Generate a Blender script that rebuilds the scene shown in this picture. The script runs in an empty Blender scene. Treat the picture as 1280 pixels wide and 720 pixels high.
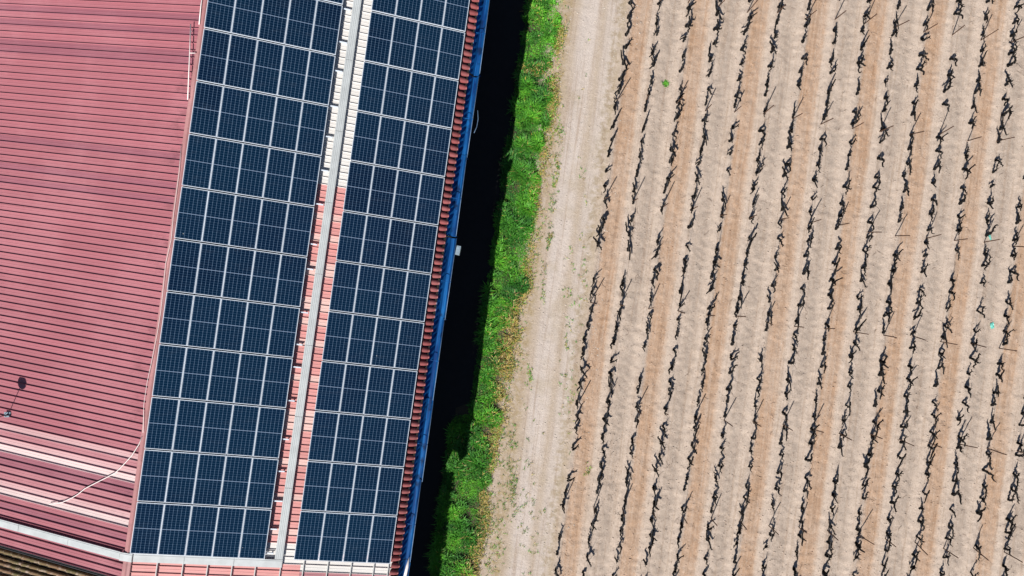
import bpy, math, random
import numpy as np
random.seed(7); rng = np.random.default_rng(7)
R = math.radians
scene = bpy.context.scene
C = scene.collection

# ------------------------------------------------------------------ camera, sky, sun, exposure
H, F = 35.0, 851.0                       # drone height (m), focal length in 1280-wide pixels
cam_d = bpy.data.cameras.new('camera'); cam = bpy.data.objects.new('camera', cam_d); C.objects.link(cam)
cam.location = (0, 0, H); cam.rotation_euler = (0, 0, 0)
cam_d.sensor_width = 36; cam_d.lens = 36 * F / 1280; cam_d.clip_end = 2000
scene.camera = cam
SUN_EL, SH_AZ = R(43), R(26)             # shadows fall up and to the right in plan
world = bpy.data.worlds.new('World'); scene.world = world; world.use_nodes = True
nt = world.node_tree; bg = nt.nodes['Background']
sky = nt.nodes.new('ShaderNodeTexSky'); sky.sky_type = 'NISHITA'; sky.sun_disc = False; sky.altitude = 600; sky.air_density = .75; sky.dust_density = .3
sky.sun_elevation = SUN_EL; sky.sun_rotation = math.pi + SH_AZ
nt.links.new(sky.outputs[0], bg.inputs[0]); bg.inputs[1].default_value = 0.05
sun_d = bpy.data.lights.new('sun', 'SUN'); sun_d.energy = 5.0; sun_d.angle = R(0.5); sun_d.color = (1, 0.96, 0.9)
sun = bpy.data.objects.new('sun', sun_d); C.objects.link(sun)
sun.location = (-20, -40, 60); sun.rotation_euler = (R(90) - SUN_EL, 0, -SH_AZ)
vs = scene.view_settings; vs.view_transform = 'Standard'; vs.look = 'None'; vs.gamma = 1; vs.exposure = 0.5
vs.use_curve_mapping = False
scene.render.engine = 'CYCLES'

# ------------------------------------------------------------------ helpers
TH = 0.1401                              # turn of the building
K = 0.237                                # fall of the roof per metre
TL, D0 = -13.556, 27.016                 # ridge-side edge of the panels, camera distance there
RIDGE = -13.69
LIFT = 0.25                              # panels stand off the sheets
ct, st = math.cos(TH), math.sin(TH)
def bw(t, s, z=0.0): return (t*ct + s*st, -t*st + s*ct, z)
def panel_z(t): return H - D0 - K*(t - TL)
def roof_z(t): return (panel_z(t) if t >= RIDGE else panel_z(RIDGE) - K*(RIDGE - t)) - LIFT
def px(x, y, z=0.0): return ((x-640)*(H-z)/F, (360-y)*(H-z)/F)
def px_roof(x, y, dz=0.0):               # pixel -> (t, s) on the roof surface
    t = -10
    for _ in range(30):
        X, Y = px(x, y, roof_z(t)+dz); t = X*ct - Y*st
    return t, X*st + Y*ct
AR = 0.1302                              # turn of the vine rows
ca, sa = math.cos(AR), math.sin(AR)
def rw(e, g, z=0.0): return (e*ca + g*sa, -e*sa + g*ca, z)
def lin(r, g, b, k=1.0):
    f = lambda c: (c/12.92 if c <= .04045 else ((c+.055)/1.055)**2.4)*k
    return (f(r/255), f(g/255), f(b/255), 1)
ORD = ['zeroth','first','second','third','fourth','fifth','sixth','seventh','eighth','ninth','tenth','eleventh','twelfth']
def nth(n):
    if n < len(ORD): return ORD[n]
    return f"{n}{'th' if 10 <= n % 100 <= 20 else {1:'st',2:'nd',3:'rd'}.get(n%10,'th')}"

def mesh(name, V, Fc, mats=(), smooth=False, midx=None):
    m = bpy.data.meshes.new(name); m.from_pydata([tuple(v) for v in V], [], [tuple(f) for f in Fc]); m.update()
    for a in (mats if isinstance(mats, (list, tuple)) else [mats]): m.materials.append(a)
    if smooth: m.polygons.foreach_set('use_smooth', [True]*len(m.polygons))
    if midx is not None: m.polygons.foreach_set('material_index', midx)
    return m
def obj(name, me, parent=None, loc=(0,0,0), rot=(0,0,0), scale=(1,1,1)):
    o = bpy.data.objects.new(name, me); C.objects.link(o); o.parent = parent
    o.location = loc; o.rotation_euler = rot; o.scale = scale
    return o
def tag(o, label=None, cat=None, group=None, kind=None):
    for k, v in (('label', label), ('category', cat), ('group', group), ('kind', kind)):
        if v: o[k] = v
    return o
class MB:
    def __init__(s): s.V = []; s.F = []
    def add(s, V, Fc):
        n = len(s.V); s.V += [tuple(v) for v in V]; s.F += [tuple(i+n for i in f) for f in Fc]; return s
    def box(s, x0, x1, y0, y1, z0, z1, sl=0.0):        # sl: fall of z along x
        V = [(x, y, z - sl*x) for z in (z0, z1) for x, y in ((x0,y0),(x1,y0),(x1,y1),(x0,y1))]
        return s.add(V, [(3,2,1,0),(4,5,6,7),(0,1,5,4),(1,2,6,5),(2,3,7,6),(3,0,4,7)])
    def tube(s, P, rad, n=6, cap=True):
        P = [np.array(p, float) for p in P]; rad = rad if hasattr(rad, '__len__') else [rad]*len(P)
        up = np.array([.31, .17, .93]); V = []; Fc = []
        for i, p in enumerate(P):
            d = P[min(i+1, len(P)-1)] - P[max(i-1, 0)]; d /= np.linalg.norm(d)+1e-9
            a = np.cross(d, up if abs(d@up) < .95 else np.array([1., 0, 0])); a /= np.linalg.norm(a); b = np.cross(d, a)
            for j in range(n):
                q = 2*math.pi*j/n; V.append(p + rad[i]*(math.cos(q)*a + math.sin(q)*b))
        for i in range(len(P)-1):
            for j in range(n):
                k = (j+1) % n; Fc.append((i*n+j, i*n+k, (i+1)*n+k, (i+1)*n+j))
        if cap: Fc += [tuple(range(n))[::-1], tuple((len(P)-1)*n+j for j in range(n))]
        return s.add(V, Fc)
    def sphere(s, c, r, n=10, m=7, sz=1.0):
        V = []; Fc = []
        for i in range(m+1):
            a = math.pi*i/m
            for j in range(n):
                b = 2*math.pi*j/n; V.append((c[0]+r*math.sin(a)*math.cos(b), c[1]+r*math.sin(a)*math.sin(b), c[2]+r*sz*math.cos(a)))
        for i in range(m):
            for j in range(n): Fc.append((i*n+j, (i+1)*n+j, (i+1)*n+(j+1)%n, i*n+(j+1)%n))
        return s.add(V, Fc)
    def mesh(s, name, mat, smooth=False): return mesh(name, s.V, s.F, mat, smooth)

# ------------------------------------------------------------------ materials
class NT:
    def __init__(s, name, rough=.6, spec=.3, metal=0.0):
        s.m = bpy.data.materials.new(name); s.m.use_nodes = True; s.n = s.m.node_tree.nodes; s.l = s.m.node_tree.links
        s.b = s.n['Principled BSDF']; s.b.inputs['Roughness'].default_value = rough
        s.b.inputs['Specular IOR Level'].default_value = spec; s.b.inputs['Metallic'].default_value = metal
    def new(s, t, **kw):
        n = s.n.new('ShaderNode'+t)
        for k, v in kw.items(): setattr(n, k, v)
        return n
    def set(s, sock, v):
        if isinstance(v, bpy.types.NodeSocket): s.l.new(v, sock)
        elif v is not None: sock.default_value = v
    def math(s, op, a, b=None, clamp=False, c=None):
        n = s.new('Math', operation=op); n.use_clamp = clamp; s.set(n.inputs[0], a); s.set(n.inputs[1], b); s.set(n.inputs[2], c); return n.outputs[0]
    def mix(s, f, a, b, mode='MIX'):
        n = s.new('Mix', data_type='RGBA', blend_type=mode); s.set(n.inputs[0], f); s.set(n.inputs[6], a); s.set(n.inputs[7], b); return n.outputs[2]
    def noise(s, vec, scale, detail=3, rough=.55, dim='3D'):
        n = s.new('TexNoise'); s.set(n.inputs['Vector'], vec); n.inputs['Scale'].default_value = scale
        n.inputs['Detail'].default_value = detail; n.inputs['Roughness'].default_value = rough; return n.outputs[0]
    def ss(s, x, a, b):                  # smooth step a..b -> 0..1
        n = s.new('MapRange', interpolation_type='SMOOTHSTEP'); s.set(n.inputs[0], x); s.set(n.inputs[1], a); s.set(n.inputs[2], b); return n.outputs[0]
    def mapping(s, vec, rot=(0,0,0), scale=(1,1,1)):
        n = s.new('Mapping'); s.set(n.inputs[0], vec); n.inputs['Rotation'].default_value = rot; n.inputs['Scale'].default_value = scale; return n.outputs[0]
    def sep(s, v):
        n = s.new('SeparateXYZ'); s.set(n.inputs[0], v); return n.outputs
    def objco(s): return s.new('TexCoord').outputs['Object']
    def pos(s): return s.new('NewGeometry').outputs['Position']
    def bump(s, h, strength=.5, dist=.02):
        n = s.new('Bump'); n.inputs['Strength'].default_value = strength; n.inputs['Distance'].default_value = dist
        s.set(n.inputs['Height'], h); s.l.new(n.outputs[0], s.b.inputs['Normal'])
    def base(s, c): s.set(s.b.inputs['Base Color'], c)

def plain(name, col, rough=.6, spec=.3, metal=0.0, var=.18, sc=6.0):
    m = NT(name, rough, spec, metal); p = m.pos()
    f = m.noise(p, sc, 4)
    dark = tuple(c*(1-var) for c in col[:3]) + (1,); lite = tuple(min(1, c*(1+var)) for c in col[:3]) + (1,)
    m.base(m.mix(m.ss(f, .3, .7), dark, lite)); return m.m

def roof_mat(name, col, var=.12, dirt=.35):
    m = NT(name, .5, .35); p = m.pos(); rnd = m.new('ObjectInfo').outputs['Random']
    q = m.mapping(p, rot=(0, 0, TH))
    streak = m.noise(m.mapping(q, scale=(.35, 5, 1)), 1.0, 4, .6)
    blot = m.noise(q, .28, 5, .65); fine = m.noise(q, 14, 3, .6)
    c0 = tuple(c*(1-var) for c in col[:3])+(1,); c1 = tuple(min(1, c*(1+var)) for c in col[:3])+(1,)
    c = m.mix(rnd, c0, c1)
    c = m.mix(m.math('MULTIPLY', m.ss(streak, .45, .75), dirt), c, tuple(x*.72+.02 for x in col[:3])+(1,))
    c = m.mix(m.math('MULTIPLY', m.ss(blot, .42, .68), dirt*1.3), c, tuple(min(1, x*1.12+.05) for x in col[:3])+(1,))
    c = m.mix(m.math('MULTIPLY', m.ss(fine, .55, .75), .18), c, tuple(x*.8 for x in col[:3])+(1,))
    grit = m.noise(m.mapping(q, scale=(5, 14, 1)), 1.0, 4, .7)
    c = m.mix(m.math('MULTIPLY', m.ss(grit, .50, .72), dirt*.55), c, tuple(x*.66 for x in col[:3])+(1,))
    tq = m.sep(q)[0]; smut = m.math('MULTIPLY', m.ss(m.math('ABSOLUTE', m.math('SUBTRACT', tq, RIDGE-.5)), .75, .15), m.ss(m.noise(m.mapping(q, scale=(.8, 1.2, 1)), 1.0, 4, .7), .50, .68))
    c = m.mix(m.math('MULTIPLY', smut, .45), c, tuple(x*.45 for x in col[:3])+(1,))
    m.base(c); m.bump(m.noise(q, 3.0, 3), .15, .01); return m.m

M = {}
M['pink']   = roof_mat('pink_sheet', lin(194,121,131,.63), .07, .34)
M['salmon'] = roof_mat('salmon_sheet', lin(204,138,146,.62), .05, .3)
M['rose']   = roof_mat('deep_rose_sheet', lin(180,112,126,.60), .05, .3)
M['pale']   = roof_mat('bleached_sheet', lin(240,216,214,.68), .05, .3)
M['cream']  = roof_mat('cream_sheet', lin(226,182,184,.66), .05, .3)
M['gsal']   = roof_mat('open_strip_salmon', lin(232,162,158,.70), .07, .3)
M['gcream'] = roof_mat('open_strip_cream', lin(242,202,194,.72), .05, .3)
M['white']  = roof_mat('white_sheet', lin(240,236,232,.72), .03, .2)
M['tile']   = roof_mat('eave_tile_red', lin(172,92,92,.52), .2, .5)
M['cap']    = roof_mat('ridge_cap_pink', lin(210,150,150,.60), .05, .6)
M['trayM']  = plain('galvanised_tray', lin(210,215,216,.72), .45, .4, 0, .08, 2.5)
M['alu']    = plain('silver_aluminium', lin(228,238,250,.82), .4, .5, 0, .04, 5)
M['rail']   = plain('rail_aluminium', lin(215,215,212,.78), .4, .5, 0, .05, 5)
M['whitep'] = plain('white_plastic', lin(240,232,228,.85), .5, .4, 0, .04, 9)
M['dark']   = plain('dark_metal', (.02,.02,.022,1), .5, .4)
M['rimM']   = plain('rim_metal', lin(120,150,185,.6), .5, .4)
M['greyp']  = plain('grey_paint', lin(150,170,185,.7), .5, .4)
M['wall']   = plain('render_wall', lin(150,140,132,.5), .8, .2, 0, .15, 1.2)
M['bark']   = plain('vine_bark', (.009,.008,.0075,1), .9, .15, 0, .45, 22)
M['rust']   = plain('rusty_post', (.085,.048,.032,1), .8, .2, 0, .4, 25)
M['wire']   = plain('trellis_wire', (.22,.20,.18,1), .5, .4)
M['teal']   = plain('turquoise_plastic', lin(120,205,190,.8), .5, .3, 0, .12, 15)
M['stone']  = plain('pale_stone', lin(215,203,190,.62), .9, .2, 0, .25, 12)

# blue gutter with streaks
m = NT('blue_gutter', .65, .15); q = m.mapping(m.pos(), rot=(0,0,TH)); n1 = m.noise(m.mapping(q, scale=(7, .5, 3)), 1, 4, .6); n2 = m.noise(q, 2.2, 4, .6)
c = m.mix(m.ss(n1, .35, .7), lin(4,56,118,.70), lin(24,110,180,.76))
c = m.mix(m.math('MULTIPLY', m.ss(n2, .50, .68), .85), c, lin(10,34,70,.7)); m.base(c); M['blue'] = m.m

# solar glass: 6 x (10+10) half cells, fine light gridlines, thin gap at mid panel
def solar(PW, PL):
    m = NT('solar_cells', .12, .5); o = m.objco(); x, y, z = m.sep(o)
    rnd = m.new('ObjectInfo').outputs['Random']
    def line(v, pitch, w, off=0.0):
        f = m.math('FRACT', m.math('DIVIDE', m.math('ADD', v, 100*pitch+off), pitch))
        d = m.math('MULTIPLY', m.math('MINIMUM', f, m.math('SUBTRACT', 1.0, f)), pitch)
        return m.math('LESS_THAN', d, w)
    cw = (PW-.05)/6; ch = (PL-.06)/20
    gx = line(x, cw, .0070); gy = line(y, ch, .0055)
    bus = line(x, cw/5, .0016)
    mid = m.math('LESS_THAN', m.math('ABSOLUTE', y), .013)
    # every other crossing of the gridlines shows a bright diamond
    dia = m.math('MULTIPLY', line(x, cw, .016), line(y, ch*2, .024))
    nz = m.noise(m.pos(), .16, 4)
    cell = m.mix(rnd, (.0007,.0052,.020,1), (.0014,.0095,.030,1))
    cell = m.mix(m.ss(nz, .35, .65), cell, (.0011,.0115,.031,1))
    c = m.mix(m.math('MULTIPLY', bus, .15), cell, (.04,.08,.14,1))
    c = m.mix(m.math('MULTIPLY', gy, .42), c, (.07,.135,.22,1))
    c = m.mix(m.math('MULTIPLY', gx, .55), c, (.12,.20,.31,1))
    c = m.mix(m.math('MULTIPLY', dia, .08), c, (.30,.38,.48,1))
    c = m.mix(m.math('MULTIPLY', mid, .8), c, (.20,.27,.38,1))
    dust = m.noise(m.mapping(m.pos(), rot=(0,0,TH), scale=(1,3,1)), 1.6, 5, .65)
    c = m.mix(m.math('MULTIPLY', m.ss(dust, .5, .85), .05), c, (.22,.25,.28,1))
    drop = m.new('TexVoronoi'); m.set(drop.inputs['Vector'], m.pos()); drop.inputs['Scale'].default_value = .9
    c = m.mix(m.math('MULTIPLY', m.math('LESS_THAN', drop.outputs['Distance'], .022), .40), c, (.5,.52,.5,1))
    m.base(c); m.b.inputs['Specular IOR Level'].default_value = .85; m.b.inputs['Specular Tint'].default_value = (.22,.72,1,1)
    return m.m

# the soil: worked and unworked alleys, pale wheel track (real soil colours), weedy verge
E0, DE = 4.095, 1.511                    # first vine row and row spacing across
GRASS_R = [(706,-60),(703,0),(700,50),(691,120),(684,180),(668,300),(654,380),(640,440),(630,510),(612,600),(599,680),(592,780)]
def soil():
    m = NT('soil', .95, .1); p = m.pos(); q = m.mapping(p, rot=(0, 0, AR)); e, g, z = m.sep(q)
    w1 = m.noise(q, .55, 3); w2 = m.noise(q, 3.2, 5, .65); w3 = m.noise(q, 8.5, 6, .78); w4 = m.noise(q, 24, 4, .75)
    lng = m.noise(m.mapping(q, scale=(5.5, .16, 1)), 1, 4, .6)       # drawn out along the rows
    cross = m.noise(m.mapping(q, scale=(1.6, 9, 1)), 1, 3, .6)
    ew = m.math('ADD', e, m.math('MULTIPLY_ADD', w2, .30, c=-.15))
    u = m.math('DIVIDE', m.math('SUBTRACT', ew, E0), DE)             # row number
    f2 = m.math('MULTIPLY', m.math('FRACT', m.math('DIVIDE', m.math('ADD', u, 40), 2.0)), 2.0)   # 0..2 over two alleys
    worked = m.math('MULTIPLY', m.ss(f2, .06, .22), m.math('SUBTRACT', 1.0, m.ss(f2, .60, .82)))
    grey = m.math('MULTIPLY', m.ss(f2, 1.15, 1.32), m.math('SUBTRACT', 1.0, m.ss(f2, 1.55, 1.85)))
    pale = lin(220,201,185,.66); orange = lin(206,161,123,.62); greyc = lin(204,186,171,.63)
    c = m.mix(m.math('MULTIPLY', grey, m.ss(w1, .2, .6)), pale, greyc)
    amt = m.math('MULTIPLY', worked, m.math('MULTIPLY', m.math('MULTIPLY_ADD', lng, 1.6, c=-.08), m.math('MULTIPLY_ADD', w1, 1.1, c=.28)), clamp=True)
    c = m.mix(amt, c, orange)
    infield = m.ss(u, -.12, .12)
    # wheel track
    k1 = m.math('SUBTRACT', 1.0, m.ss(m.math('ABSOLUTE', m.math('SUBTRACT', ew, 2.15)), .25, .75))
    k2 = m.math('SUBTRACT', 1.0, m.ss(m.math('ABSOLUTE', m.math('SUBTRACT', ew, 3.35)), .12, .55))
    tr = m.mix(m.math('MAXIMUM', m.math('MULTIPLY', k1, 1.0), m.math('MULTIPLY', k2, .8)), lin(212,194,176,.64), lin(223,210,201,.68))
    tr = m.mix(m.math('MULTIPLY', m.ss(w1, .48, .70), .45), tr, lin(196,178,150,.62))
    edge_b = m.math('MULTIPLY', m.math('SUBTRACT', 1.0, m.ss(m.math('ABSOLUTE', m.math('SUBTRACT', ew, E0-.42)), .10, .50)), m.ss(w2, .40, .62))
    tr = m.mix(m.math('MULTIPLY', edge_b, .6), tr, lin(184,166,132,.58))
    edge_c = m.math('MULTIPLY', m.math('SUBTRACT', 1.0, m.ss(m.math('ABSOLUTE', m.math('SUBTRACT', ew, .95)), .15, .55)), m.ss(w2, .36, .62))
    tr = m.mix(m.math('MULTIPLY', edge_c, .7), tr, lin(190,168,120,.58))
    c = m.mix(infield, tr, c)
    c = m.mix(m.math('MULTIPLY', m.ss(lng, .48, .70), .50), c, lin(186,160,138,.60))
    c = m.mix(m.math('MULTIPLY', m.ss(cross, .55, .75), .08), c, lin(178,152,132,.60))
    c = m.mix(m.math('MULTIPLY', m.ss(w2, .48, .78), .20), c, lin(180,150,128,.60))
    c = m.mix(m.math('MULTIPLY', m.ss(w3, .54, .74), .50), c, lin(150,122,102,.55))
    c = m.mix(m.math('MULTIPLY', m.ss(w3, .47, .28), .50), c, lin(236,222,208,.70))
    c = m.mix(m.math('MULTIPLY', m.ss(w4, .53, .66), m.math('MULTIPLY_ADD', infield, .32, c=.30)), c, lin(132,106,86,.5))
    w5 = m.noise(q, 17, 2, .5); c = m.mix(m.math('MULTIPLY', m.ss(w5, .58, .72), .40), c, lin(240,226,212,.72))
    # darker soil under the verge
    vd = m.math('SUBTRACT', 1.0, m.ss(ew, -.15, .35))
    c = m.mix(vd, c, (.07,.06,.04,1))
    m.base(c)
    h = m.math('ADD', m.math('MULTIPLY', w3, .6), m.math('MULTIPLY', w4, .4)); m.bump(h, .9, .06)
    return m.m
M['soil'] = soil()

def leaf_mat(name):
    m = NT(name, .55, .25); a = m.new('Attribute', attribute_name='tint'); m.base(a.outputs['Color'])
    m.b.inputs['Subsurface Weight'].default_value = 0.0
    return m.m
M['leaf'] = leaf_mat('leaf_blades')

# ------------------------------------------------------------------ the ground: one continuous sheet in three named pieces
def smooth_noise(x, y, sc, seed):
    g = np.random.default_rng(seed).random((256, 256)); fx = x*sc; fy = y*sc
    i = np.floor(fx).astype(int); j = np.floor(fy).astype(int); a = fx-i; b = fy-j
    a = a*a*(3-2*a); b = b*b*(3-2*b); G = lambda p, q: g[p % 256, q % 256]
    return (G(i,j)*(1-a)*(1-b)+G(i+1,j)*a*(1-b)+G(i,j+1)*(1-a)*b+G(i+1,j+1)*a*b)*2-1
def fbm(x, y, sc, seed, o=3): return sum(smooth_noise(x, y, sc*2**k, seed+k)*.5**k for k in range(o))
def ground_height(x, y):
    e = x*ca - y*sa; u = (e-E0)/DE; inf = np.clip((u+.3)/.3, 0, 1)
    h = inf*(.035*np.cos(2*np.pi*u) + .018*np.cos(2*np.pi*u*2+1.0)) + fbm(x, y, 5.3, 11, 2)*(.008+.016*inf) + fbm(x, y, .25, 3, 2)*.02
    h += -(1-inf)*.03*np.exp(-((e-2.15)/.35)**2) - (1-inf)*.02*np.exp(-((e-3.35)/.3)**2)
    fade = np.clip(1-(np.maximum(np.abs(x)-34, np.abs(y)-22)/6), 0, 1)
    return h*np.clip((x+6)/2, 0, 1)*fade
xs = np.concatenate([[-600,-200,-80,-40,-25,-14,-9], np.arange(-6, 29.01, .075), [31,34,38,46,80,200,600]])
ys = np.concatenate([[-600,-200,-80,-40,-28], np.arange(-19, 19.01, .085), [28,40,80,200,600]])
GX, GY = np.meshgrid(xs, ys, indexing='ij'); GZ = ground_height(GX, GY)
gp = np.array([px(a, b) for a, b in GRASS_R]); gp = gp[np.argsort(gp[:,1])]
def verge_x(y): return np.interp(y, gp[:,1], gp[:,0])
nx, ny = len(xs), len(ys)
ii, jj = np.meshgrid(np.arange(nx-1), np.arange(ny-1), indexing='ij')
quads = np.stack([ii*ny+jj, (ii+1)*ny+jj, (ii+1)*ny+jj+1, ii*ny+jj+1], -1).reshape(-1, 4)
cx = (GX[:-1,:-1]+GX[1:,1:]).ravel()/2; cy = (GY[:-1,:-1]+GY[1:,1:]).ravel()/2
ce = cx*ca - cy*sa + .12*fbm(cx, cy, 1.3, 40, 2)
near = (np.abs(cy) < 19) & (cx > -6) & (cx < 29)
vx = verge_x(cy) + .18*fbm(cx, cy, 1.1, 60, 3)
cls = np.where(~near, 0, np.where(ce > E0-.35, 2, np.where(cx > vx, 1, 0)))
P3 = np.stack([GX, GY, GZ], -1).reshape(-1, 3)
def submesh(name, sel):
    q = quads[sel]; idx, inv = np.unique(q, return_inverse=True); m = bpy.data.meshes.new(name)
    m.vertices.add(len(idx)); m.vertices.foreach_set('co', P3[idx].ravel())
    n = len(q); m.loops.add(n*4); m.loops.foreach_set('vertex_index', inv.ravel().astype(np.int32))
    m.polygons.add(n); m.polygons.foreach_set('loop_start', np.arange(0, n*4, 4)); m.polygons.foreach_set('loop_total', np.full(n, 4))
    m.polygons.foreach_set('use_smooth', np.ones(n, bool)); m.update(calc_edges=True); m.materials.append(M['soil']); return m
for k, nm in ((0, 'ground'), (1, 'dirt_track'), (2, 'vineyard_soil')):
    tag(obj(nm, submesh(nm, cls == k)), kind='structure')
ap = MB(); av = []  # near-black strip along the wall: the building's ground shadow put into the colour
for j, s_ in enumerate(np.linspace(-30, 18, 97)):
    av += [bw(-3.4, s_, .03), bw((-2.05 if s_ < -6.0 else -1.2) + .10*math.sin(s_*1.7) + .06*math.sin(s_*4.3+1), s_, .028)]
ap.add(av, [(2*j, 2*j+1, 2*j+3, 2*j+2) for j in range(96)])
m = NT('shade_black', .9, .15); m.base(m.mix(m.noise(m.pos(), 3, 5, .7), (.018,.018,.019,1), (.034,.033,.032,1))); m.bump(m.noise(m.pos(), 60, 2), .5, .01); M['shade_black'] = m.m
tag(obj('shade_strip', ap.mesh('shade_strip', M['shade_black'])), kind='structure')
def gz(x, y): return float(ground_height(np.array([float(x)]), np.array([float(y)]))[0])

# ------------------------------------------------------------------ the warehouse: gable roof of ribbed sheets
WS0, WS1 = -13.72, 15.5                  # ends of the building along its ridge
EAVE_R, EAVE_L = -3.16, -24.4
wh = obj('warehouse', None, loc=bw(RIDGE, 0), rot=(0, 0, -TH))
tag(wh, 'long warehouse with pink ribbed metal gable roof and blue gutter', 'building')
zr = roof_z(RIDGE)
PITCH = .2965
def sheet(name, x0, x1, n, mat, z0=0.0, pitch=PITCH, rh=.040):     # n ribs across y, running x0..x1, falling away from x=0
    prof = []
    for k in range(n):
        y = k*pitch; prof += [(y, 0), (y+.012, rh), (y+.024, rh), (y+.036, 0), (y+.165, .001), (y+.175, .007), (y+.187, .007), (y+.197, .001)]
    prof.append((n*pitch, 0)); V = []; Fc = []
    nseg = 3; sg = 1 if x1 > x0 else -1
    for i in range(nseg+1):
        x = x0 + (x1-x0)*i/nseg
        V += [(x, y, z0 + z - K*abs(x)) for y, z in prof]
    m_ = len(prof)
    for i in range(nseg):
        for j in range(m_-1):
            f = (i*m_+j, (i+1)*m_+j, (i+1)*m_+j+1, i*m_+j+1); Fc.append(f if sg > 0 else f[::-1])
    return mesh(name, V, Fc, mat)
# left slope: one strip for each rib
nst = int((WS1-WS0)/PITCH)
left_me = {k: sheet('roof_sheet', -.02, EAVE_L-RIDGE, 1, M[k], rh=.058) for k in ('pink','salmon','rose','pale','cream')}
# bleached strips by the cross tray, read off the photograph (strip count up from the verge)
special = {2:'rose',3:'pink',4:'rose',5:'pink',6:'pale',7:'cream',8:'salmon',9:'salmon',10:'rose',11:'rose',12:'pale',13:'cream',14:'salmon',15:'cream'}
for i in range(nst):
    s = WS0 + i*PITCH; r = random.random()
    mt = special.get(i-1) or ('pink' if r < .94 else 'rose')
    obj('roof_sheet', left_me[mt], wh, (0, s, zr + random.uniform(-.003, .003)), (0, 0, random.uniform(-.0006, .0006)))
# right slope: the open strip between the panel fields rib by rib, wide sheets under the panels, ribs again below the panels
GAPA, GAPB = TL+4.98-.25-RIDGE, TL+4.98+1.118+.25-RIDGE
E_IN = EAVE_R-.30-RIDGE
gap_me = {k: sheet('roof_sheet', GAPA, GAPB, 1, M[k], .004) for k in ('gsal','gcream','white','pink')}
up1 = sheet('roof_sheet', .02, GAPA+.04, 1, M['gsal']); lo1 = sheet('roof_sheet', GAPB-.04, E_IN-.02, 1, M['salmon']); low = sheet('roof_sheet', GAPB-.04, E_IN-.02, 1, M['white']); los = sheet('roof_sheet', GAPB-.04, E_IN-.02, 1, M['gsal'])
up3 = sheet('roof_sheet', .02, GAPA+.04, 3, M['pink']); lo3 = sheet('roof_sheet', GAPB-.04, E_IN-.02, 3, M['pink'])
_, s_white = px_roof(402, 232)
for i in range(nst):
    s = WS0 + i*PITCH; r = random.random()
    if s > s_white: k = 'white'
    elif s > -12.0: k = ('gsal','gcream','gsal','gsal','gcream','gsal')[int(r*6)]
    elif s > -13.05: k = 'white'
    else: k = 'gsal'
    obj('roof_sheet', gap_me[k], wh, (0, s, zr))
    if i < 5:
        obj('roof_sheet', up1, wh, (0, s, zr)); obj('roof_sheet', low if -13.02 < s+.15 < -12.5 else (lo1 if i % 2 else los), wh, (0, s, zr))
for i in range(5, nst-2, 3):
    s = WS0 + i*PITCH; obj('roof_sheet', up3, wh, (0, s, zr)); obj('roof_sheet', lo3, wh, (0, s, zr))
# eave tiles: tapered half rounds with dark hollows between them
mb = MB(); n = 8; L0, L1 = E_IN-.06, EAVE_R-RIDGE; V = []
for a, (x, rad, ht) in enumerate(((L0, .122, .125), ((L0+L1)/2, .112, .115), (L1-.06, .090, .092), (L1, .062, .05))):
    for j in range(n+1):
        q = math.pi*j/n; V.append((x-L0, -rad*math.cos(q), ht*math.sin(q) - K*(x-L0)))
n0 = len(V)
Fc = [(a*(n+1)+j, a*(n+1)+j+1, (a+1)*(n+1)+j+1, (a+1)*(n+1)+j)[::-1] for a in range(3) for j in range(n)]
Fc.append(tuple(3*(n+1)+j for j in range(n+1)))
tile_me = mesh('eave_tile', V, Fc, M['tile'], True)
for i in range(nst):
    obj('eave_tile', tile_me, wh, (L0 + random.uniform(-.015, .015), WS0 + (i+.5)*PITCH, zr - K*L0 + .005 + random.uniform(-.006, .006)), (0, 0, random.uniform(-.07, .07)))
hb = MB().box(E_IN-.3, EAVE_R-RIDGE-.10, WS0, WS1, -.09, -.03, K)
obj('eave_board', hb.mesh('eave_board', M['dark']), wh, (0, 0, zr))
# ridge caps in overlapping lengths
cm = MB(); cl = 2.42
prof = [(-.17,-.17*K+.055),(-.15,-.15*K+.072),(-.05,.062),(0,.09),(.05,.062),(.15,-.15*K+.072),(.17,-.17*K+.055)]
V = [(x, y, z) for y in (0, cl) for x, z in prof]; cm.add(V, [(j, j+1, j+8, j+7) for j in range(6)])
cap_me = cm.mesh('ridge_cap', M['cap'])
for i in range(int((WS1-WS0)/2.4)+1):
    obj('ridge_cap', cap_me, wh, (random.uniform(-.012,.012), WS0 + i*2.4, zr + .003*(i % 2) + .004), (0, 0, random.uniform(-.002,.002)))
# walls, gables
ER, EL = -3.42-RIDGE, EAVE_L+.35-RIDGE
zER, zEL = zr-K*abs(ER)-.06, zr-K*abs(EL)-.06
obj('wall', MB().box(ER-.2, ER, WS0+.2, WS1-.2, -.1, zER).mesh('wall', M['wall']), wh)
obj('wall', MB().box(EL, EL+.2, WS0+.2, WS1-.2, -.1, zEL).mesh('wall', M['wall']), wh)
for y0 in (WS0+.0, WS1-.2):
    g_ = MB(); y1 = y0+.2-.002
    pr = [(EL+.21, -.1), (ER-.21, -.1), (ER-.21, zER-.05), (0, zr-.07), (EL+.21, zEL-.05)]
    g_.add([(x, y0+.06, z) for x, z in pr] + [(x, y1, z) for x, z in pr], [(0,1,2,3,4), (9,8,7,6,5)] + [(j, j+5, (j+1)%5+5, (j+1)%5) for j in range(5)])
    obj('gable_wall', g_.mesh('gable_wall', M['wall']), wh)
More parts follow.
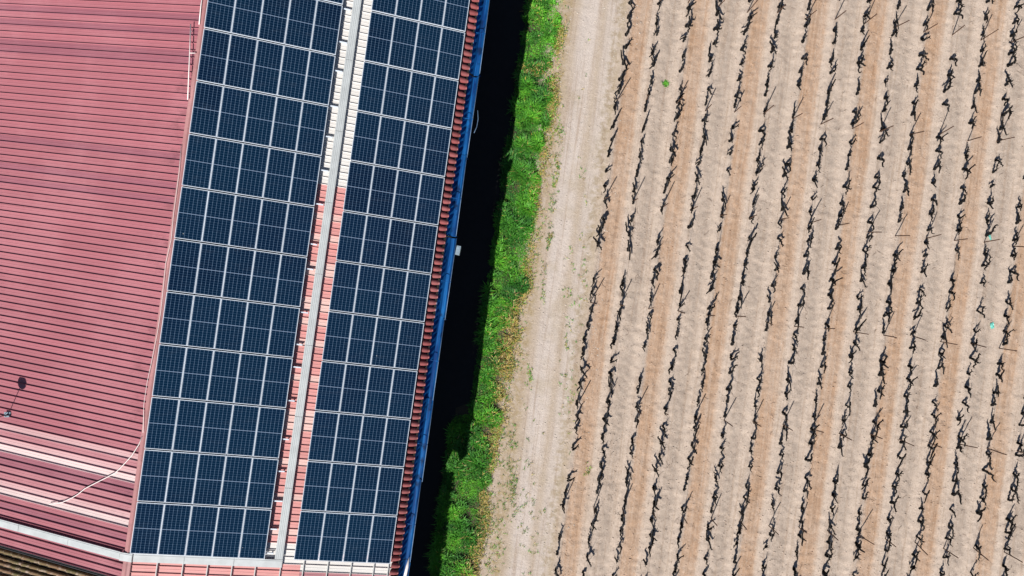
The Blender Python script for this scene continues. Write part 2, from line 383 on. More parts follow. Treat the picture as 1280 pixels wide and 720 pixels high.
# dark verge trims on the near gable
for sg in (-1, 1):
    vb = MB(); X1 = (EAVE_L-RIDGE) if sg < 0 else (EAVE_R-RIDGE-.05)
    V = [(x, y, z - K*abs(x)) for x in (0.18*sg, X1) for y, z in ((WS0-.10,-.12),(WS0-.10,.062),(WS0-.065,.062),(WS0-.065,.03),(WS0-.03,.03),(WS0-.03,.062),(WS0+.010,.062),(WS0+.010,-.12))]
    vb.add(V, [(j, (j+1)%8, (j+1)%8+8, j+8) for j in range(8)] + [tuple(range(8)), tuple(range(15,7,-1))])
    obj('verge_trim', vb.mesh('verge_trim', M['dark']), wh, (0, 0, zr))
# the gutter: open blue box channel along the right eave, in jointed lengths
gx0, gx1 = EAVE_R-.02-RIDGE, EAVE_R+.42-RIDGE; gt = roof_z(EAVE_R)-.10
def gutter_mesh(L, w0, w1, mat):
    pr = [(w0,.0),(w0+.05,-.10),(w0+.19,-.30),(w0+.22,-.31),(w0+.33,-.29),(w1-.03,-.10),(w1,.02),(w1+.02,.02),(w1+.0,-.12),(w0+.35,-.33),(w0+.19,-.335),(w0-.01,-.12),(w0-.02,.0)]
    V = [(x, y, z) for y in (0, L) for x, z in pr]; n = len(pr)
    return mesh('gutter', V, [(j, (j+1)%n, (j+1)%n+n, j+n)[::-1] for j in range(n)], mat)
glen = 3.6; gm = gutter_mesh(glen+.01, gx0, gx1, M['blue']); gmw = gutter_mesh(1.2, gx0+.10, gx1-.06, M['whitep'])
collar = MB().box(gx0-.03, gx1+.04, -.02, .02, -.36, -.336).mesh('joint_collar', M['blue'])
hanger = MB().box(gx0-.01, gx1+.03, -.012, .012, .0, .012).mesh('hanger', M['blue'])
gs = -12.55
k = 0
while gs < WS1:
    g_ = obj('gutter', gm, wh, (random.uniform(-.02,.02), gs, gt + .012*math.sin(k*2.1)), (0, 0, random.uniform(-.006,.006)))
    obj('joint_collar', collar, g_)
    for y in (1.7,): obj('hanger', hanger, g_, (0, y + random.uniform(-.1,.1), .03))
    for w_ in (gx0-.01, gx1+.01): obj('rim', MB().tube([(w_, 0, .012), (w_, glen*.5, .016), (w_, glen+.01, .012)], .013, 6).mesh('rim', M['rimM'], True), g_)
    gs += glen; k += 1
obj('gutter', gutter_mesh(1.25, gx0, gx1, M['blue']), wh, (-.005, -12.55-1.25, gt-.006))
xa, ya = px(512, 696, gt-.1); xb, yb = px(505, 726, gt-.1)
wp = MB().tube([(x*ct-y*st-RIDGE, x*st+y*ct, gt-.08) for x, y in ((xa, ya), ((xa*.6+xb*.4), (ya*.6+yb*.4)), (xb, yb))], [.03,.07,.07], 8)  # sunlit bright sliver of the gutter, shaped as a white tube
obj('gutter_highlight', wp.mesh('gutter_highlight', M['whitep'], True), wh)
xa, ya = px(572.5, 313, gt); ot, os_ = xa*ct-ya*st-RIDGE, xa*st+ya*ct
obx = MB().box(-.09, .09, -.20, .20, -.34, .02); obx.box(-.05, .05, -.15, .15, .022, .035)
ob = obj('outlet_box', obx.mesh('outlet_box', M['greyp']), wh, (ot, os_, gt+.02), (0, 0, -.06))
obj('downpipe', MB().tube([(0, 0, -.34), (0, 0, -.9), (ER-ot+.07, 0, -1.4), (ER-ot+.07, 0, -gt+.1)], .05, 8).mesh('downpipe', M['greyp'], True), ob)
xa, ya = px(596, 152, gt); t = xa*ct-ya*st-RIDGE; s = xa*st+ya*ct
obj('cable_loop', MB().tube([(t-.05, s-.5, gt-.02), (t+.02, s-.2, gt-.14), (t+.03, s+.15, gt-.16), (t-.03, s+.5, gt-.02)], .013, 6).mesh('cable_loop', M['rimM'], True), wh)

# ------------------------------------------------------------------ cable trays on the roof
BETA = math.atan(K)
def on_roof(name, mb_, mat, smooth=False):
    """mesh given in (t, s, height above roof) -> object with its origin on the roof"""
    c = np.mean(np.array(mb_.V), 0); o0 = bw(c[0], c[1], roof_z(c[0])); V = []
    for t, s, h in mb_.V:
        p = bw(t, s, roof_z(t)+h); V.append((p[0]-o0[0], p[1]-o0[1], p[2]-o0[2]))
    return obj(name, mesh(name, V, mb_.F, mat, smooth), loc=o0)
def lid_run(name, t0, t1, s0, s1, h, along, step, label, cat, mat=None):
    """a raised tray with a folded lid, in jointed lengths"""
    mat = mat or M['trayM']
    c0 = (t0+t1)/2, (s0+s1)/2; root = obj(name, None, loc=bw(c0[0], c0[1], roof_z(c0[0]))); tag(root, label, cat)
    a0, a1 = (s0, s1) if along == 's' else (t0, t1); nn = max(1, round((a1-a0)/step)); d = (a1-a0)/nn
    o0 = root.location
    def emit(nm, mbx):
        V = []
        for t, s, hh in mbx.V:
            p = bw(t, s, roof_z(t)+hh); V.append((p[0]-o0[0], p[1]-o0[1], p[2]-o0[2]))
        obj(nm, mesh(nm, V, mbx.F, mat), root)
    for i in range(nn):
        q0, q1 = a0+i*d+.004, a0+(i+1)*d-.004; b = MB(); dz = .003*(i % 2)
        if along == 's':
            b.box(t0, t1, q0, q1, h-.05+dz, h+dz); [b.box(t0+.02+a_*.07, t0+.065+a_*.07, q0+.01, q1-.01, h+dz+.001, h+dz+.011) for a_ in range(4)]
        else:
            b.box(q0, q1, s0, s1, h-.05+dz, h+dz); b.box(q0+.01, q1-.01, s0+.05, s1-.05, h+dz+.001, h+dz+.007)
        emit('tray_lid', b)
        f = MB()
        if along == 's': f.box(t0+.04, t1-.04, q0+.4, q0+.46, .0, h-.052)
        else: f.box(q0+.4, q0+.46, s0+.03, s1-.03, .0, h-.052)
        emit('foot', f)
    return root
lid_run('cable_tray', -8.215, -7.905, -12.57, 14.5, .17, 's', 3.0, 'long grey cable tray running up the roof between the two panel fields', 'cable tray')
lid_run('cable_tray', -13.46, -7.905, -12.93, -12.60, .14, 't', 2.0, 'grey cable tray across the roof just below the left panel field', 'cable tray')
lid_run('cable_tray', -23.9, -14.02, -12.93, -12.62, .125, 't', 2.4, 'pale grey tray across the pink roof slope left of the ridge', 'cable tray')
lid_run('cable_tray', -14.00, -13.48, -12.94, -12.61, .17, 't', 1.0, 'short pale tray piece bridging the roof ridge', 'cable tray')
# rails that stick out below the panels
def rail(t, s0, s1, label):
    b = MB(); b.box(t-.017, t+.017, s0, s1, .075, .115); b.box(t-.024, t+.024, s0, s1, .0595, .073)
    tag(on_roof('mounting_rail', b, M['rail']), label, 'rail', 'mounting rails under the solar panels')
rl = [px_roof(x, y)[0] for x, y in ((198,705),(230,706),(260.6,708),(291,709),(320,711))]
rr_ = [px_roof(x, y)[0] for x, y in ((351,713),(380,708),(410,709),(439,711),(467,713),(485,714))]
for i, t in enumerate(rl): rail(t, -13.70, -10.7, f'thin aluminium rail under the left panel field, {nth(i+1)} from the ridge')
for i, t in enumerate(rr_): rail(t, -13.70, -10.7 if i else -12.95, f'thin aluminium rail poking out below the right panel field, {nth(i+1)} from the long tray')

# ------------------------------------------------------------------ solar panels
PITCH_S = 2.11; sl = math.sqrt(1+K*K)
def panel_meshes(PW, PL):
    fw, th = .0195, .040; g = mesh('glass', [(-PW/2+fw*.9, -PL/2+fw*.9, -.004), (PW/2-fw*.9, -PL/2+fw*.9, -.004), (PW/2-fw*.9, PL/2-fw*.9, -.004), (-PW/2+fw*.9, PL/2-fw*.9, -.004)], [(0,1,2,3)], solar(PW-2*fw, PL-2*fw))
    f = MB(); f.box(-PW/2, PW/2, -PL/2, -PL/2+fw, -th, 0); f.box(-PW/2, PW/2, PL/2-fw, PL/2, -th, 0)
    f.box(-PW/2, -PW/2+fw, -PL/2+fw, PL/2-fw, -th, 0); f.box(PW/2-fw, PW/2, -PL/2+fw, PL/2-fw, -th, 0)
    b = MB().box(-PW/2+fw, PW/2-fw, -PL/2+fw, PL/2-fw, -.022, -.008)
    return g, f.mesh('frame', M['alu']), b.mesh('back_sheet', M['dark'])
def panels(t0, ncol, width, sb, side, rows, cols_from):
    pw = width*sl/ncol; PW, PL = pw-.012, PITCH_S-.056; g, f, b = panel_meshes(PW, PL)
    for r in range(rows):
        for c in range(ncol):
            t = t0 + (c+.5)*width/ncol; s = sb + (r+.5)*PITCH_S
            o = obj('solar_panel', None, loc=bw(t, s, panel_z(t)+random.uniform(-.004,.004)), rot=(random.uniform(-.003,.003), BETA+random.uniform(-.003,.003), -TH+random.uniform(-.0012,.0012)))
            tag(o, f'solar panel, {side}, {nth(r+1)} row from bottom, {nth(c+1)} column from {cols_from}', 'solar panel', f'panels of the {side}')
            obj('glass', g, o); obj('frame', f, o); obj('back_sheet', b, o)
panels(TL, 5, 4.98, -12.583, 'left field', 12, 'the ridge')
panels(TL+4.98+1.118, 4, 3.922, -12.554, 'right field', 12, 'the long tray')
for side, t0, wd, sb in (('left', TL, 4.98, -12.583), ('right', TL+4.98+1.118, 3.922, -12.554)):
    for r in range(1, 12):
        b = MB().box(t0+.03, t0+wd-.03, sb+r*PITCH_S-.035, sb+r*PITCH_S+.035, .15, .205)  # added bar, hides the sunlit roof so the row gap reads dark
        tag(on_roof('gap_dark_bar', b, M['dark']), f'added bar to darken the gap above the {ORD[r]} panel row from bottom, {side} field', 'gap bar', 'added dark bars in the panel row gaps')
# bracket ends poking out beside the long tray
i = 0
for yy in (12, 53, 89, 133, 171, 213, 255, 305, 336, 390, 430, 458, 500, 548, 588, 625, 660, 690):
    t, s = px_roof(*(lambda y: (426-.1405*(y-12)+4, y))(yy)); t = -8.50
    b = MB().box(t-.30, t+.17+random.uniform(0, .10), s-.025, s+.025, .08, .13); b.box(t+.10, t+.14, s-.02, s+.02, .0, .079); i += 1
    tag(on_roof('rail_end', b, M['alu']), f'rail end beside the long cable tray, {nth(19-i)} from the bottom', 'bracket', 'rail ends along the long tray')

# ------------------------------------------------------------------ cable, rods and dish on the left slope
pts = [(179,545),(175,555),(166,569),(155,581),(146,590),(135,596),(121,603),(107.5,610),(99,617),(92.5,621),(80,627),(70,628.5),(63,629.5)]
b = MB().tube([(*px_roof(x, y), .075) for x, y in pts], .018, 8)
tag(on_roof('white_cable', b, M['whitep'], True), 'white cable curving over the pink roof from the ridge', 'cable')
b = MB().tube([(*px_roof(240.7, 32), .16), (*px_roof(239.5, 68), .16), (*px_roof(237, 126), .16)], .022, 8); 
t1, s1 = px_roof(239.5, 68); b.tube([(t1, s1, .16), (t1+.25, s1+.02, .14)], .018, 6)
for yy in (40, 118): t2, s2 = px_roof(240.7-(yy-32)*.04, yy); b.tube([(t2, s2, 0), (t2, s2, .16)], .014, 6)
tag(on_roof('white_conduit', b, M['whitep'], True), 'straight white conduit with side branch near the roof ridge', 'conduit')
b = MB().tube([(*px_roof(256, -10), .12), (*px_roof(253, 8), .12), (*px_roof(250.5, 32), .11)], .026, 8)
tag(on_roof('white_conduit', b, M['whitep'], True), 'short white conduit lying along the ridge at the photo top', 'conduit')
b = MB().tube([(*px_roof(x, y), .13) for x, y in ((228.5,182),(226,215),(219,268),(216,300),(209,330),(207,352),(203,390),(199,415),(192,450),(186,478),(182,505),(181,540))], .011, 6)
tag(on_roof('white_cable', b, M['whitep'], True), 'long thin white cable lying along the ridge beside the panels', 'cable')
t, s = px_roof(10.5, 518)
dish = obj('satellite_dish', None, loc=bw(t, s, roof_z(t))); tag(dish, 'satellite dish on a thin pole at the left edge of the pink roof', 'satellite dish')
ph = 1.42
obj('base_plate', MB().box(-.13, .13, -.11, .11, .048, .066).box(-.05, .12, -.09, -.03, .067, .13).mesh('base_plate', M['greyp']), dish)
obj('pole', MB().tube([(0,0,.05),(0,0,ph)], .018, 8).mesh('pole', M['dark'], True), dish)
for q in (.6, 2.6, 4.6): obj('brace', MB().tube([(.1*math.cos(q), .1*math.sin(q), .06), (0,0,.24)], .011, 5).mesh('brace', M['dark']), dish)
sd = np.array([-math.sin(SH_AZ)*math.cos(SUN_EL), -math.cos(SH_AZ)*math.cos(SUN_EL), math.sin(SUN_EL)])
db = MB(); V = []; Fc = []; nr, ns = 5, 20
a_ = np.cross(sd, [0,0,1.]); a_ /= np.linalg.norm(a_); b_ = np.cross(a_, sd); cc = np.array([0, 0, ph+.10])
for side, off in ((0, 0.0), (1, -.012)):
    for i in range(nr+1):
        r_ = .245*i/nr
        for j in range(ns): q = 2*math.pi*j/ns; V.append(cc + a_*r_*math.cos(q) + b_*r_*.76*math.sin(q) + sd*(r_*r_*.9 - .03 + off))
N = (nr+1)*ns
for sdx in (0, 1):
    for i in range(nr):
        for j in range(ns):
            f = (sdx*N+i*ns+j, sdx*N+(i+1)*ns+j, sdx*N+(i+1)*ns+(j+1)%ns, sdx*N+i*ns+(j+1)%ns); Fc.append(f if sdx == 0 else f[::-1])
for j in range(ns): Fc.append((nr*ns+j, N+nr*ns+j, N+nr*ns+(j+1)%ns, nr*ns+(j+1)%ns))
rf = obj('reflector', mesh('reflector', V, Fc, M['greyp'], True), dish)
obj('feed_arm', MB().tube([cc - b_*.2, cc + sd*.22 - b_*.05], .010, 6).sphere(cc + sd*.23 - b_*.05, .03, 8, 6).mesh('feed_arm', M['dark']), rf)
# small things lying on the sheets
b = MB(); b.box(-.06, .06, -.025, .025, 0, .03)

# ------------------------------------------------------------------ lower old roof at the bottom left
DROP = .95; y0o, y1o = -26.0, WS0-.14
lo = obj('old_tiled_barn', None, loc=bw(RIDGE, -20, 0), rot=(0, 0, -TH)); tag(lo, 'lower barn with weathered tan tiled roof, in the bottom left corner', 'building')
m = NT('mossy_tile', .9, .15); p = m.pos(); c = m.mix(m.ss(m.noise(p, 1.4, 4), .35, .65), lin(176,140,110,.42), lin(150,140,98,.40)); c = m.mix(m.ss(m.noise(p, 5, 4), .5, .7), c, lin(204,180,164,.55)); m.base(c); M['moss'] = m.m
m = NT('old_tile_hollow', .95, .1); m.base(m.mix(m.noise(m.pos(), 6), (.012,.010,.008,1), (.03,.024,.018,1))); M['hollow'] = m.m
zo = zr - DROP; XR, XL = -3.0-RIDGE, EAVE_L-RIDGE
for sg, X1 in ((1, XR), (-1, XL)):
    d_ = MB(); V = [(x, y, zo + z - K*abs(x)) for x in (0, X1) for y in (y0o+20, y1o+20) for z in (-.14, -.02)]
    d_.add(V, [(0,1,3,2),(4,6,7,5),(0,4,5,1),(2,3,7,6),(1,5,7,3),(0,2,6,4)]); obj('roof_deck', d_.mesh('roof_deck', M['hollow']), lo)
    obj('wall', MB().box(*sorted((X1-sg*.5, X1-sg*.25)), y0o+20.1, y1o+19.9, -.1, zo-K*abs(X1)-.1).mesh('wall', M['wall']), lo)
    V = []; Fc = []; n = 6; na = int(abs(X1)/.45); cuts = np.linspace(.05, abs(X1)+.03, na+1)
    for a in range(na):
        for e_, (x, rd) in enumerate(((cuts[a], .076), (cuts[a+1]+.04, .094))):
            for q_ in range(n+1): q = math.pi*q_/n; V.append((sg*x, -rd*math.cos(q), -.02 + .014*e_ + rd*1.05*math.sin(q) - K*x))
        o_ = a*2*(n+1); Fc += [(o_+q_, o_+q_+1, o_+n+2+q_, o_+n+1+q_)[::-sg] for q_ in range(n)]
    cour = mesh('tile_course', V, Fc, M['moss'], True)
    yy = y1o+20-.13
    while yy > y0o+20.1:
        obj('tile_course', cour, lo, (random.uniform(-.04,.04), yy, zo+random.uniform(-.012,.012)), (0, 0, random.uniform(-.003,.003))); yy -= .268 if sg < 0 else .30
obj('ridge_tile', MB().tube([(0, y0o+20, zo+.02), (0, y1o+20, zo+.02)], .14, 10).mesh('ridge_tile', M['moss'], True), lo)
obj('wall', MB().add([(XL+.5, y0o+20.12, -.1), (XR-.5, y0o+20.12, -.1), (XR-.5, y0o+20.12, zo-K*abs(XR)-.1), (0, y0o+20.12, zo-.16), (XL+.5, y0o+20.12, zo-K*abs(XL)-.1)], [(0,1,2,3,4)]).mesh('wall', M['wall']), lo)

# ------------------------------------------------------------------ vines
def vine_mesh(seed):
    r = random.Random(seed); b = MB(); hgt = r.uniform(.22, .38); P = [np.array([0, 0, -.06])]; k = 6
    lean = np.array([r.uniform(-.07,.07), r.uniform(-.16,.16), 0])
    for i in range(1, k+1):
        f = i/k; P.append(np.array([0,0,hgt*f]) + lean*f + np.array([r.uniform(-.045,.045), r.uniform(-.05,.05), 0]))
    r0 = r.uniform(.048, .066); b.tube(P, [r0*1.35, r0*1.05, r0*.9, r0*1.05, r0*.85, r0*1.0, r0*1.1], 6)
    head = P[-1]
    arms = r.choice([[1,-1],[1,-1],[1],[1,-1,.3],[-1]])
    for a in arms:
        L = r.uniform(.20, .44); q = head.copy(); A = [q]; n = 4
        for i in range(n):
            q = q + np.array([r.uniform(-.075,.075), a*L/n + r.uniform(-.02,.02), r.uniform(-.02,.05)]); A.append(q)
        ra = r.uniform(.034, .046); b.tube(A, [ra*1.2, ra, ra*.95, ra*.85, ra*.7], 5)
        for i in range(1, n+1):
            if r.random() < .5:
                d = np.array([r.uniform(-.07,.07), r.uniform(-.06,.08), r.uniform(.04,.13)]); b.tube([A[i], A[i]+d*.5+np.array([r.uniform(-.02,.02),0,0]), A[i]+d], [.026,.020,.013], 4)
    for i in range(r.randint(1, 3)):
        d = np.array([r.uniform(-.09,.09), r.uniform(-.12,.12), r.uniform(.04,.15)]); b.tube([head, head+d*.6, head+d], [.022,.016,.010], 4)
    if r.random() < .12:
        d = np.array([r.uniform(-.2,.2), r.uniform(.2,.45)*r.choice([-1,1]), r.uniform(.1,.3)]); b.tube([head, head+d*.5+np.array([0,0,.06]), head+d], [.010,.008,.006], 4)
    return b
protos = [vine_mesh(100+i) for i in range(22)]
pme = [p.mesh('grapevine', M['bark'], True) for p in protos]
VS = .79
POST_G0, POST_D = -.10, 5.22
def in_frame(x, y, m=0): return abs(x) < (640+m)*H/F and abs(y) < (360+m)*H/F
spots = []
for k in range(0, 18):
    e = E0 + k*DE; row = []
    for j in range(-32, 33):
        g = POST_G0 + (j+.5)*VS + random.uniform(-.13, .13)
        if random.random() < .045: continue
        ee = e + random.gauss(0, .035) + .05*math.sin(g*.6+k)
        x, y, _ = rw(ee, g)
        if abs(x) < 32 and abs(y) < 23: row.append((x, y))
    row.sort(key=lambda p: p[1]); nv = 0
    for x, y in row:
        vis = in_frame(x, y)
        nv += vis; spots.append((x, y, k, nv if vis else None))
vis = [s for s in spots if s[3]]; vis.sort(key=lambda s: s[0]**2+s[1]**2)
solo = set(vis[:300]); rest = MB()
for sp in spots:
    x, y, k, nv = sp; i = random.randrange(len(protos)); rz = -AR + random.gauss(0, .15) + (math.pi if random.random() < .5 else 0)
    sc = random.uniform(.85, 1.18); z = gz(x, y)
    if sp in solo:
        o = obj('grapevine', pme[i], loc=(x, y, z), rot=(0, 0, rz), scale=(sc, sc, sc))
        tag(o, f'gnarled bare grapevine, {nth(nv)} from the bottom edge in the {nth(k+1)} vine row from the track', 'grapevine', 'bare vines in the vineyard rows')
    else:
        A = np.array(protos[i].V)*sc; cz, sz = math.cos(rz), math.sin(rz)
        rest.add(np.stack([A[:,0]*cz - A[:,1]*sz + x, A[:,0]*sz + A[:,1]*cz + y, A[:,2] + z], 1).tolist(), protos[i].F)
tag(obj('grapevines', rest.mesh('grapevines', M['bark'], True)), 'further bare grapevines in rows toward the right of the field', 'grapevines', kind='stuff')

# posts and wires
pb = MB().tube([(0,0,-.15),(0,0,.4),(.004,0,.8),(0,.003,1.22)], [.028,.028,.027,.025], 6); post_me = pb.mesh('vine_post', M['rust'])
for k in range(17):
    e = E0 + k*DE; ps = []
    for j in range(-4, 5):
        g = POST_G0 + j*POST_D + random.uniform(-.12,.12) + (.02*k)
        x, y, _ = rw(e + random.gauss(0, .03), g)
        if in_frame(x, y, 8): ps.append((x, y))
    ps.sort(key=lambda p: p[1])
    for n_, (x, y) in enumerate(ps):
        o = obj('vine_post', post_me, loc=(x, y, gz(x, y)), rot=(random.gauss(0, .05), random.gauss(0, .05), random.random()*6), scale=(1, 1, random.uniform(.9, 1.08)))
        tag(o, f'rusty post, {nth(n_+1)} from the bottom edge in the {nth(k+1)} vine row from the track', 'post', 'posts in the vine rows')
    b = MB(); P = [np.array(rw(e, g, .50 + .03*math.sin(g*1.17))) for g in np.arange(-18.5, 18.6, 1.33)]; b.tube(P, .0035, 4)
    c0 = np.mean(np.array(b.V), 0); w = obj('trellis_wire', mesh('trellis_wire', np.array(b.V)-c0, b.F, M['wire']), loc=c0)
    tag(w, f'thin slack wire strung along the {nth(k+1)} vine row from the track', 'wire', 'wires along the vine rows')

# ------------------------------------------------------------------ grass verge and weeds
def blades(name, X, Y, Lh, W, col, lean, seed):
    r = np.random.default_rng(seed); n = len(X); Z = ground_height(X, Y) - .01
    az = r.random(n)*2*np.pi; ln = lean*(.4+r.random(n)*.9); dx, dy = np.cos(az), np.sin(az); pxv, pyv = -dy, dx
    B = np.stack([X, Y, Z], 1); out = []
    d = np.stack([dx, dy, np.zeros(n)], 1); pv = np.stack([pxv, pyv, np.zeros(n)], 1); up = np.array([0,0,1.])
    mid = B + d*(Lh*.42*ln)[:,None] + up*(Lh*.62*(1-.25*ln))[:,None]
    tip = B + d*(Lh*1.0*ln)[:,None] + up*(Lh*.86*(1-.38*ln))[:,None]
    V = np.stack([B - pv*(W*.3)[:,None], B + pv*(W*.3)[:,None], mid + pv*(W*.5)[:,None], mid - pv*(W*.5)[:,None], tip + pv*(W*.12)[:,None], tip - pv*(W*.12)[:,None]], 1).reshape(-1, 3)
    m = bpy.data.meshes.new(name); m.vertices.add(n*6); m.vertices.foreach_set('co', V.ravel())
    q = (np.arange(n)*6)[:,None] + np.array([0,1,2,3, 3,2,4,5])[None]; m.loops.add(n*8); m.loops.foreach_set('vertex_index', q.ravel().astype(np.int32))
    m.polygons.add(n*2); m.polygons.foreach_set('loop_start', np.arange(0, n*8, 4)); m.polygons.foreach_set('loop_total', np.full(n*2, 4)); m.update(calc_edges=True)
    at = m.color_attributes.new('tint', 'FLOAT_COLOR', 'POINT'); cc_ = np.repeat(np.concatenate([col, np.ones((n,1))], 1), 6, 0); at.data.foreach_set('color', cc_.ravel().astype(np.float32))
    m.materials.append(M['leaf']); return m
def tints(X, Y, dry, seed):
    r = np.random.default_rng(seed); n = len(X); a = r.random(n)[:,None]; t = np.clip(.45+.9*fbm(X, Y, .9, seed, 3), 0, 1)[:,None]
    g1 = np.array([.050,.28,.016]); g2 = np.array([.17,.48,.035]); g3 = np.array([.032,.16,.018]); y1 = np.array([.42,.32,.05]); y2 = np.array([.40,.30,.16])
    c = g1*(1-a)+g2*a; c = c*(1-t*.8)+g3*t*.8; dk = np.clip(fbm(X, Y, 2.6, seed+5, 3)*1.2, 0, .6)[:,None]; c = c*(1-dk)+np.array([.020,.095,.022])*dk; isd = (r.random(n) < dry)[:,None]; c = np.where(isd, y1*a+y2*(1-a), c)
    return c*(.75+.5*r.random(n)[:,None])
N = 190000
Y = rng.uniform(-17.5, 17.5, N); xr = verge_x(Y) + .16*fbm(Y*0+3, Y, 1.2, 5, 3); u = rng.random(N)
xl = np.where(Y < -6.5, -2.12, -1.30)/ct + Y*math.tan(TH)             # edge of the painted shade strip
X = xl + (xr-xl)*u
edge = xr - X
# bare, dry patches read off the photograph
def patch(cx_, cy_, rx, ry):
    x0, y0 = px(cx_, cy_); return np.exp(-(((X-x0)/(rx*H/F))**2 + ((Y-y0)/(ry*H/F))**2))
bare = np.clip(patch(633,412,9,16)+patch(632,470,14,34)+patch(672,90,22,6)*.8+patch(690,84,9,7)*.7+patch(660,231,14,8)*.6+patch(615,545,10,16)*.8+patch(612,640,10,40)*.5+patch(668,15,10,10)*.3, 0, 1)
bare *= np.clip(.75+.8*fbm(X, Y, 1.6, 77, 3), 0, 1.2)
edn = edge + .34*fbm(X, Y, 1.5, 21, 3)
keep = (rng.random(N) > bare*.88) & (rng.random(N) < np.clip((edn+.10)/.30, 0, 1))
dens = np.clip(.72+.75*fbm(X, Y, 1.7, 31, 3), .22, 1); keep &= rng.random(N) < dens
X, Y, edge, bare = X[keep], Y[keep], edge[keep], bare[keep]; n = len(X)
dry = np.clip(.02 + .75*bare + .9*np.exp(-(edge/(.22+.22*(Y < 1)))**2)*np.clip(.5+1.2*fbm(X, Y, .7, 91, 2), 0, 1.3), 0, .85)
hN = np.clip(.6+.9*fbm(X, Y, 1.5, 52, 3), .2, 1.4)
Lh = (.14+.30*rng.random(n))*hN*np.clip(edge/.5+.35, .35, 1)*(1-.5*bare); W = .012+.026*rng.random(n)
g_ = obj('grass_verge', blades('grass_verge', X, Y, Lh, W, tints(X, Y, dry, 9), .75, 3)); tag(g_, 'lush green grass and weeds between the building and the track', 'grass', kind='stuff')
# dry yellow fringe along the track side
Yd = rng.uniform(-17, 17, 26000); xd = verge_x(Yd) + .16*fbm(Yd*0+3, Yd, 1.2, 5, 3); Xd = xd + rng.normal(-.06, .17, len(Yd))
kd = rng.random(len(Yd)) < np.clip(.18 + .9*fbm(Xd, Yd, .8, 201, 3) + .42*(Yd < 1.5), .03, 1); Xd, Yd = Xd[kd], Yd[kd]; n = len(Xd)
tag(obj('dry_grass', blades('dry_grass', Xd, Yd, .06+.12*rng.random(n), .012+.02*rng.random(n), tints(Xd, Yd, np.full(n, .74), 29), .9, 15)), 'yellow dry grass fringe between the green verge and the track', 'grass', kind='stuff')
# sparse tufts on the track
Xs, Ys = [], []
def scatter(cx_, cy_, rx, ry, n):
    x0, y0 = px(cx_, cy_)
    for _ in range(n // 7 + 1):
        a, b2 = x0 + random.gauss(0, rx*H/F*.6), y0 + random.gauss(0, ry*H/F*.6)
        for _ in range(7): Xs.append(a + random.gauss(0, .035)); Ys.append(b2 + random.gauss(0, .035))
for a in ((697,160,3,6,60),(697,205,4,14,160),(694,230,3,26,160),(691,260,4,12,90),(688,290,4,18,120),(685,305,3,8,80),(680,330,2,20,50),(679,365,3,16,70),(662,472,3,16,130),(643,590,4,40,220),(642,615,4,26,240),(703,40,6,6,160),(695,120,6,30,90),(700,170,9,16,120),
          (668,610,12,60,110),(660,680,14,40,100),(735,590,4,10,70),(667,150,12,10,50),(708,400,8,60,90),(705,480,9,50,70),(640,540,10,60,260),(628,600,9,60,320),(620,660,9,50,320),(650,420,8,50,160),(672,280,7,60,200),(690,150,7,60,160),(727,300,6,160,200),(715,440,6,120,200),(655,640,8,60,160),(612,700,8,30,140)): scatter(*a)
Xs, Ys = np.array(Xs), np.array(Ys); n = len(Xs)
tag(obj('sparse_weeds', blades('sparse_weeds', Xs, Ys, .05+.09*rng.random(n), .012+.014*rng.random(n), tints(Xs, Ys, np.full(n, .35), 19), .9, 5)), 'sparse tufts of weeds scattered along the dirt track', 'weeds', kind='stuff')
# one green weed in the second alley
x0, y0 = px(832, 105); n = 70; Xw, Yw = rng.normal(0, .07, n), rng.normal(0, .07, n)
me = blades('weed', Xw + x0, Yw + y0, .10+.12*rng.random(n), .02+.02*rng.random(n), tints(Xw, Yw, np.zeros(n), 2), .9, 8)
co = np.empty(len(me.vertices)*3); me.vertices.foreach_get('co', co); co = co.reshape(-1,3)-[x0,y0,gz(x0,y0)]; me.vertices.foreach_set('co', co.ravel())
tag(obj('weed', me, loc=(x0, y0, gz(x0, y0))), 'single green weed on bare soil between two vine rows', 'weed')

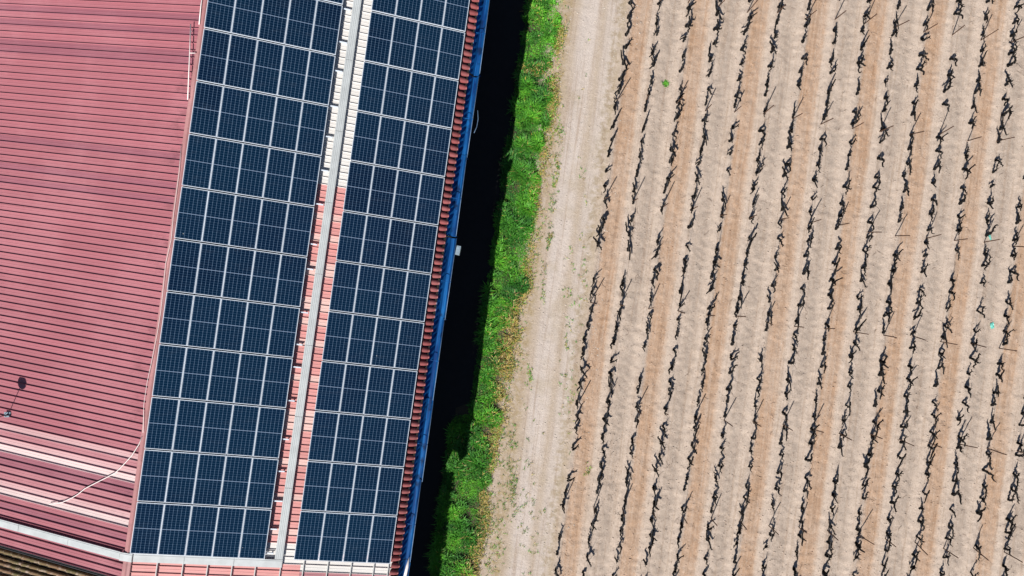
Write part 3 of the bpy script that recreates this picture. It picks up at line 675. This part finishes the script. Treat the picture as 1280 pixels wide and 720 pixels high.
# ------------------------------------------------------------------ clods, stones, prunings, litter
def pebbles(name, n, area, smin, smax, mat, seed, label, cat):
    r = random.Random(seed); b = MB(); base = [(1,0,0),(-1,0,0),(0,1,0),(0,-1,0),(0,0,.7),(0,0,-.5)]; tri = [(0,2,4),(2,1,4),(1,3,4),(3,0,4),(2,0,5),(1,2,5),(3,1,5),(0,3,5)]
    P = [area(r) for _ in range(n)]; zz = ground_height(np.array([p[0] for p in P]), np.array([p[1] for p in P]))
    for (x, y), z in zip(P, zz):
        s_ = smin + (smax-smin)*r.random()**3; a = r.random()*6.28; c_, d_ = math.cos(a), math.sin(a); ax = r.uniform(.6,1.3)
        b.add([(x + s_*(ax*u_*c_ - v_*d_), y + s_*(ax*u_*d_ + v_*c_), z + s_*w_*r.uniform(.7,1.1)) for u_, v_, w_ in base], tri)
    tag(obj(name, b.mesh(name, mat)), label, cat, kind='stuff')
M['clod'] = plain('soil_clod', lin(196,164,136,.58), .95, .1, 0, .2, 4)
def field(r):
    while True:
        x, y = r.uniform(2, 28), r.uniform(-16.5, 16.5); e = x*ca - y*sa
        if e > E0-.4: return x, y
pebbles('clods', 34000, field, .010, .055, M['soil'], 4, 'small clods of dry soil strewn over the vineyard', 'clods')
def trk(r):
    while True:
        x, y = r.uniform(-3, 7), r.uniform(-16.5, 16.5); e = x*ca - y*sa
        if e < E0+.8 and x > float(verge_x(y)) - .2: return x, y
pebbles('stones', 1600, trk, .012, .055, M['stone'], 5, 'pale stones and grit on the dirt track', 'stones')
b = MB(); r = random.Random(12)
for _ in range(420):
    k = r.randrange(0, 17); x, y, _z = rw(E0 + (k + r.gauss(.30, .28))*DE, r.uniform(-17, 17)); z = gz(x, y)+.012; a = r.uniform(0, 6.28); L = r.uniform(.10, .38)
    b.tube([(x, y, z), (x+L*.5*math.cos(a), y+L*.5*math.sin(a), z+.02), (x+L*math.cos(a+.3), y+L*math.sin(a+.3), z+.005)], [.007,.006,.004], 4)
M['twig'] = plain('dry_twig', (.13,.085,.06,1), .9, .1)
tag(obj('prunings', b.mesh('prunings', M['twig'])), 'dry vine prunings lying on the soil between rows', 'prunings', kind='stuff')
def scrap(X, Y, w, l, label):
    x0, y0 = px(X, Y); z = gz(x0, y0); r = random.Random(int(X)); V = []; n = 5
    for i in range(n):
        for j in range(n): V.append(((i/(n-1)-.5)*w + r.uniform(-.02,.02), (j/(n-1)-.5)*l + r.uniform(-.02,.02), .03 + r.uniform(0, .05)))
    me = mesh('plastic_scrap', V, [(i*n+j, (i+1)*n+j, (i+1)*n+j+1, i*n+j+1) for i in range(n-1) for j in range(n-1)], M['teal'])
    tag(obj('plastic_scrap', me, loc=(x0, y0, z), rot=(0, 0, .3)), label, 'litter')
scrap(1240, 407, .20, .28, 'pale turquoise plastic scrap on bare soil between rows')
scrap(1236, 296, .14, .36, 'turquoise plastic strip caught in a vine row near the right edge')
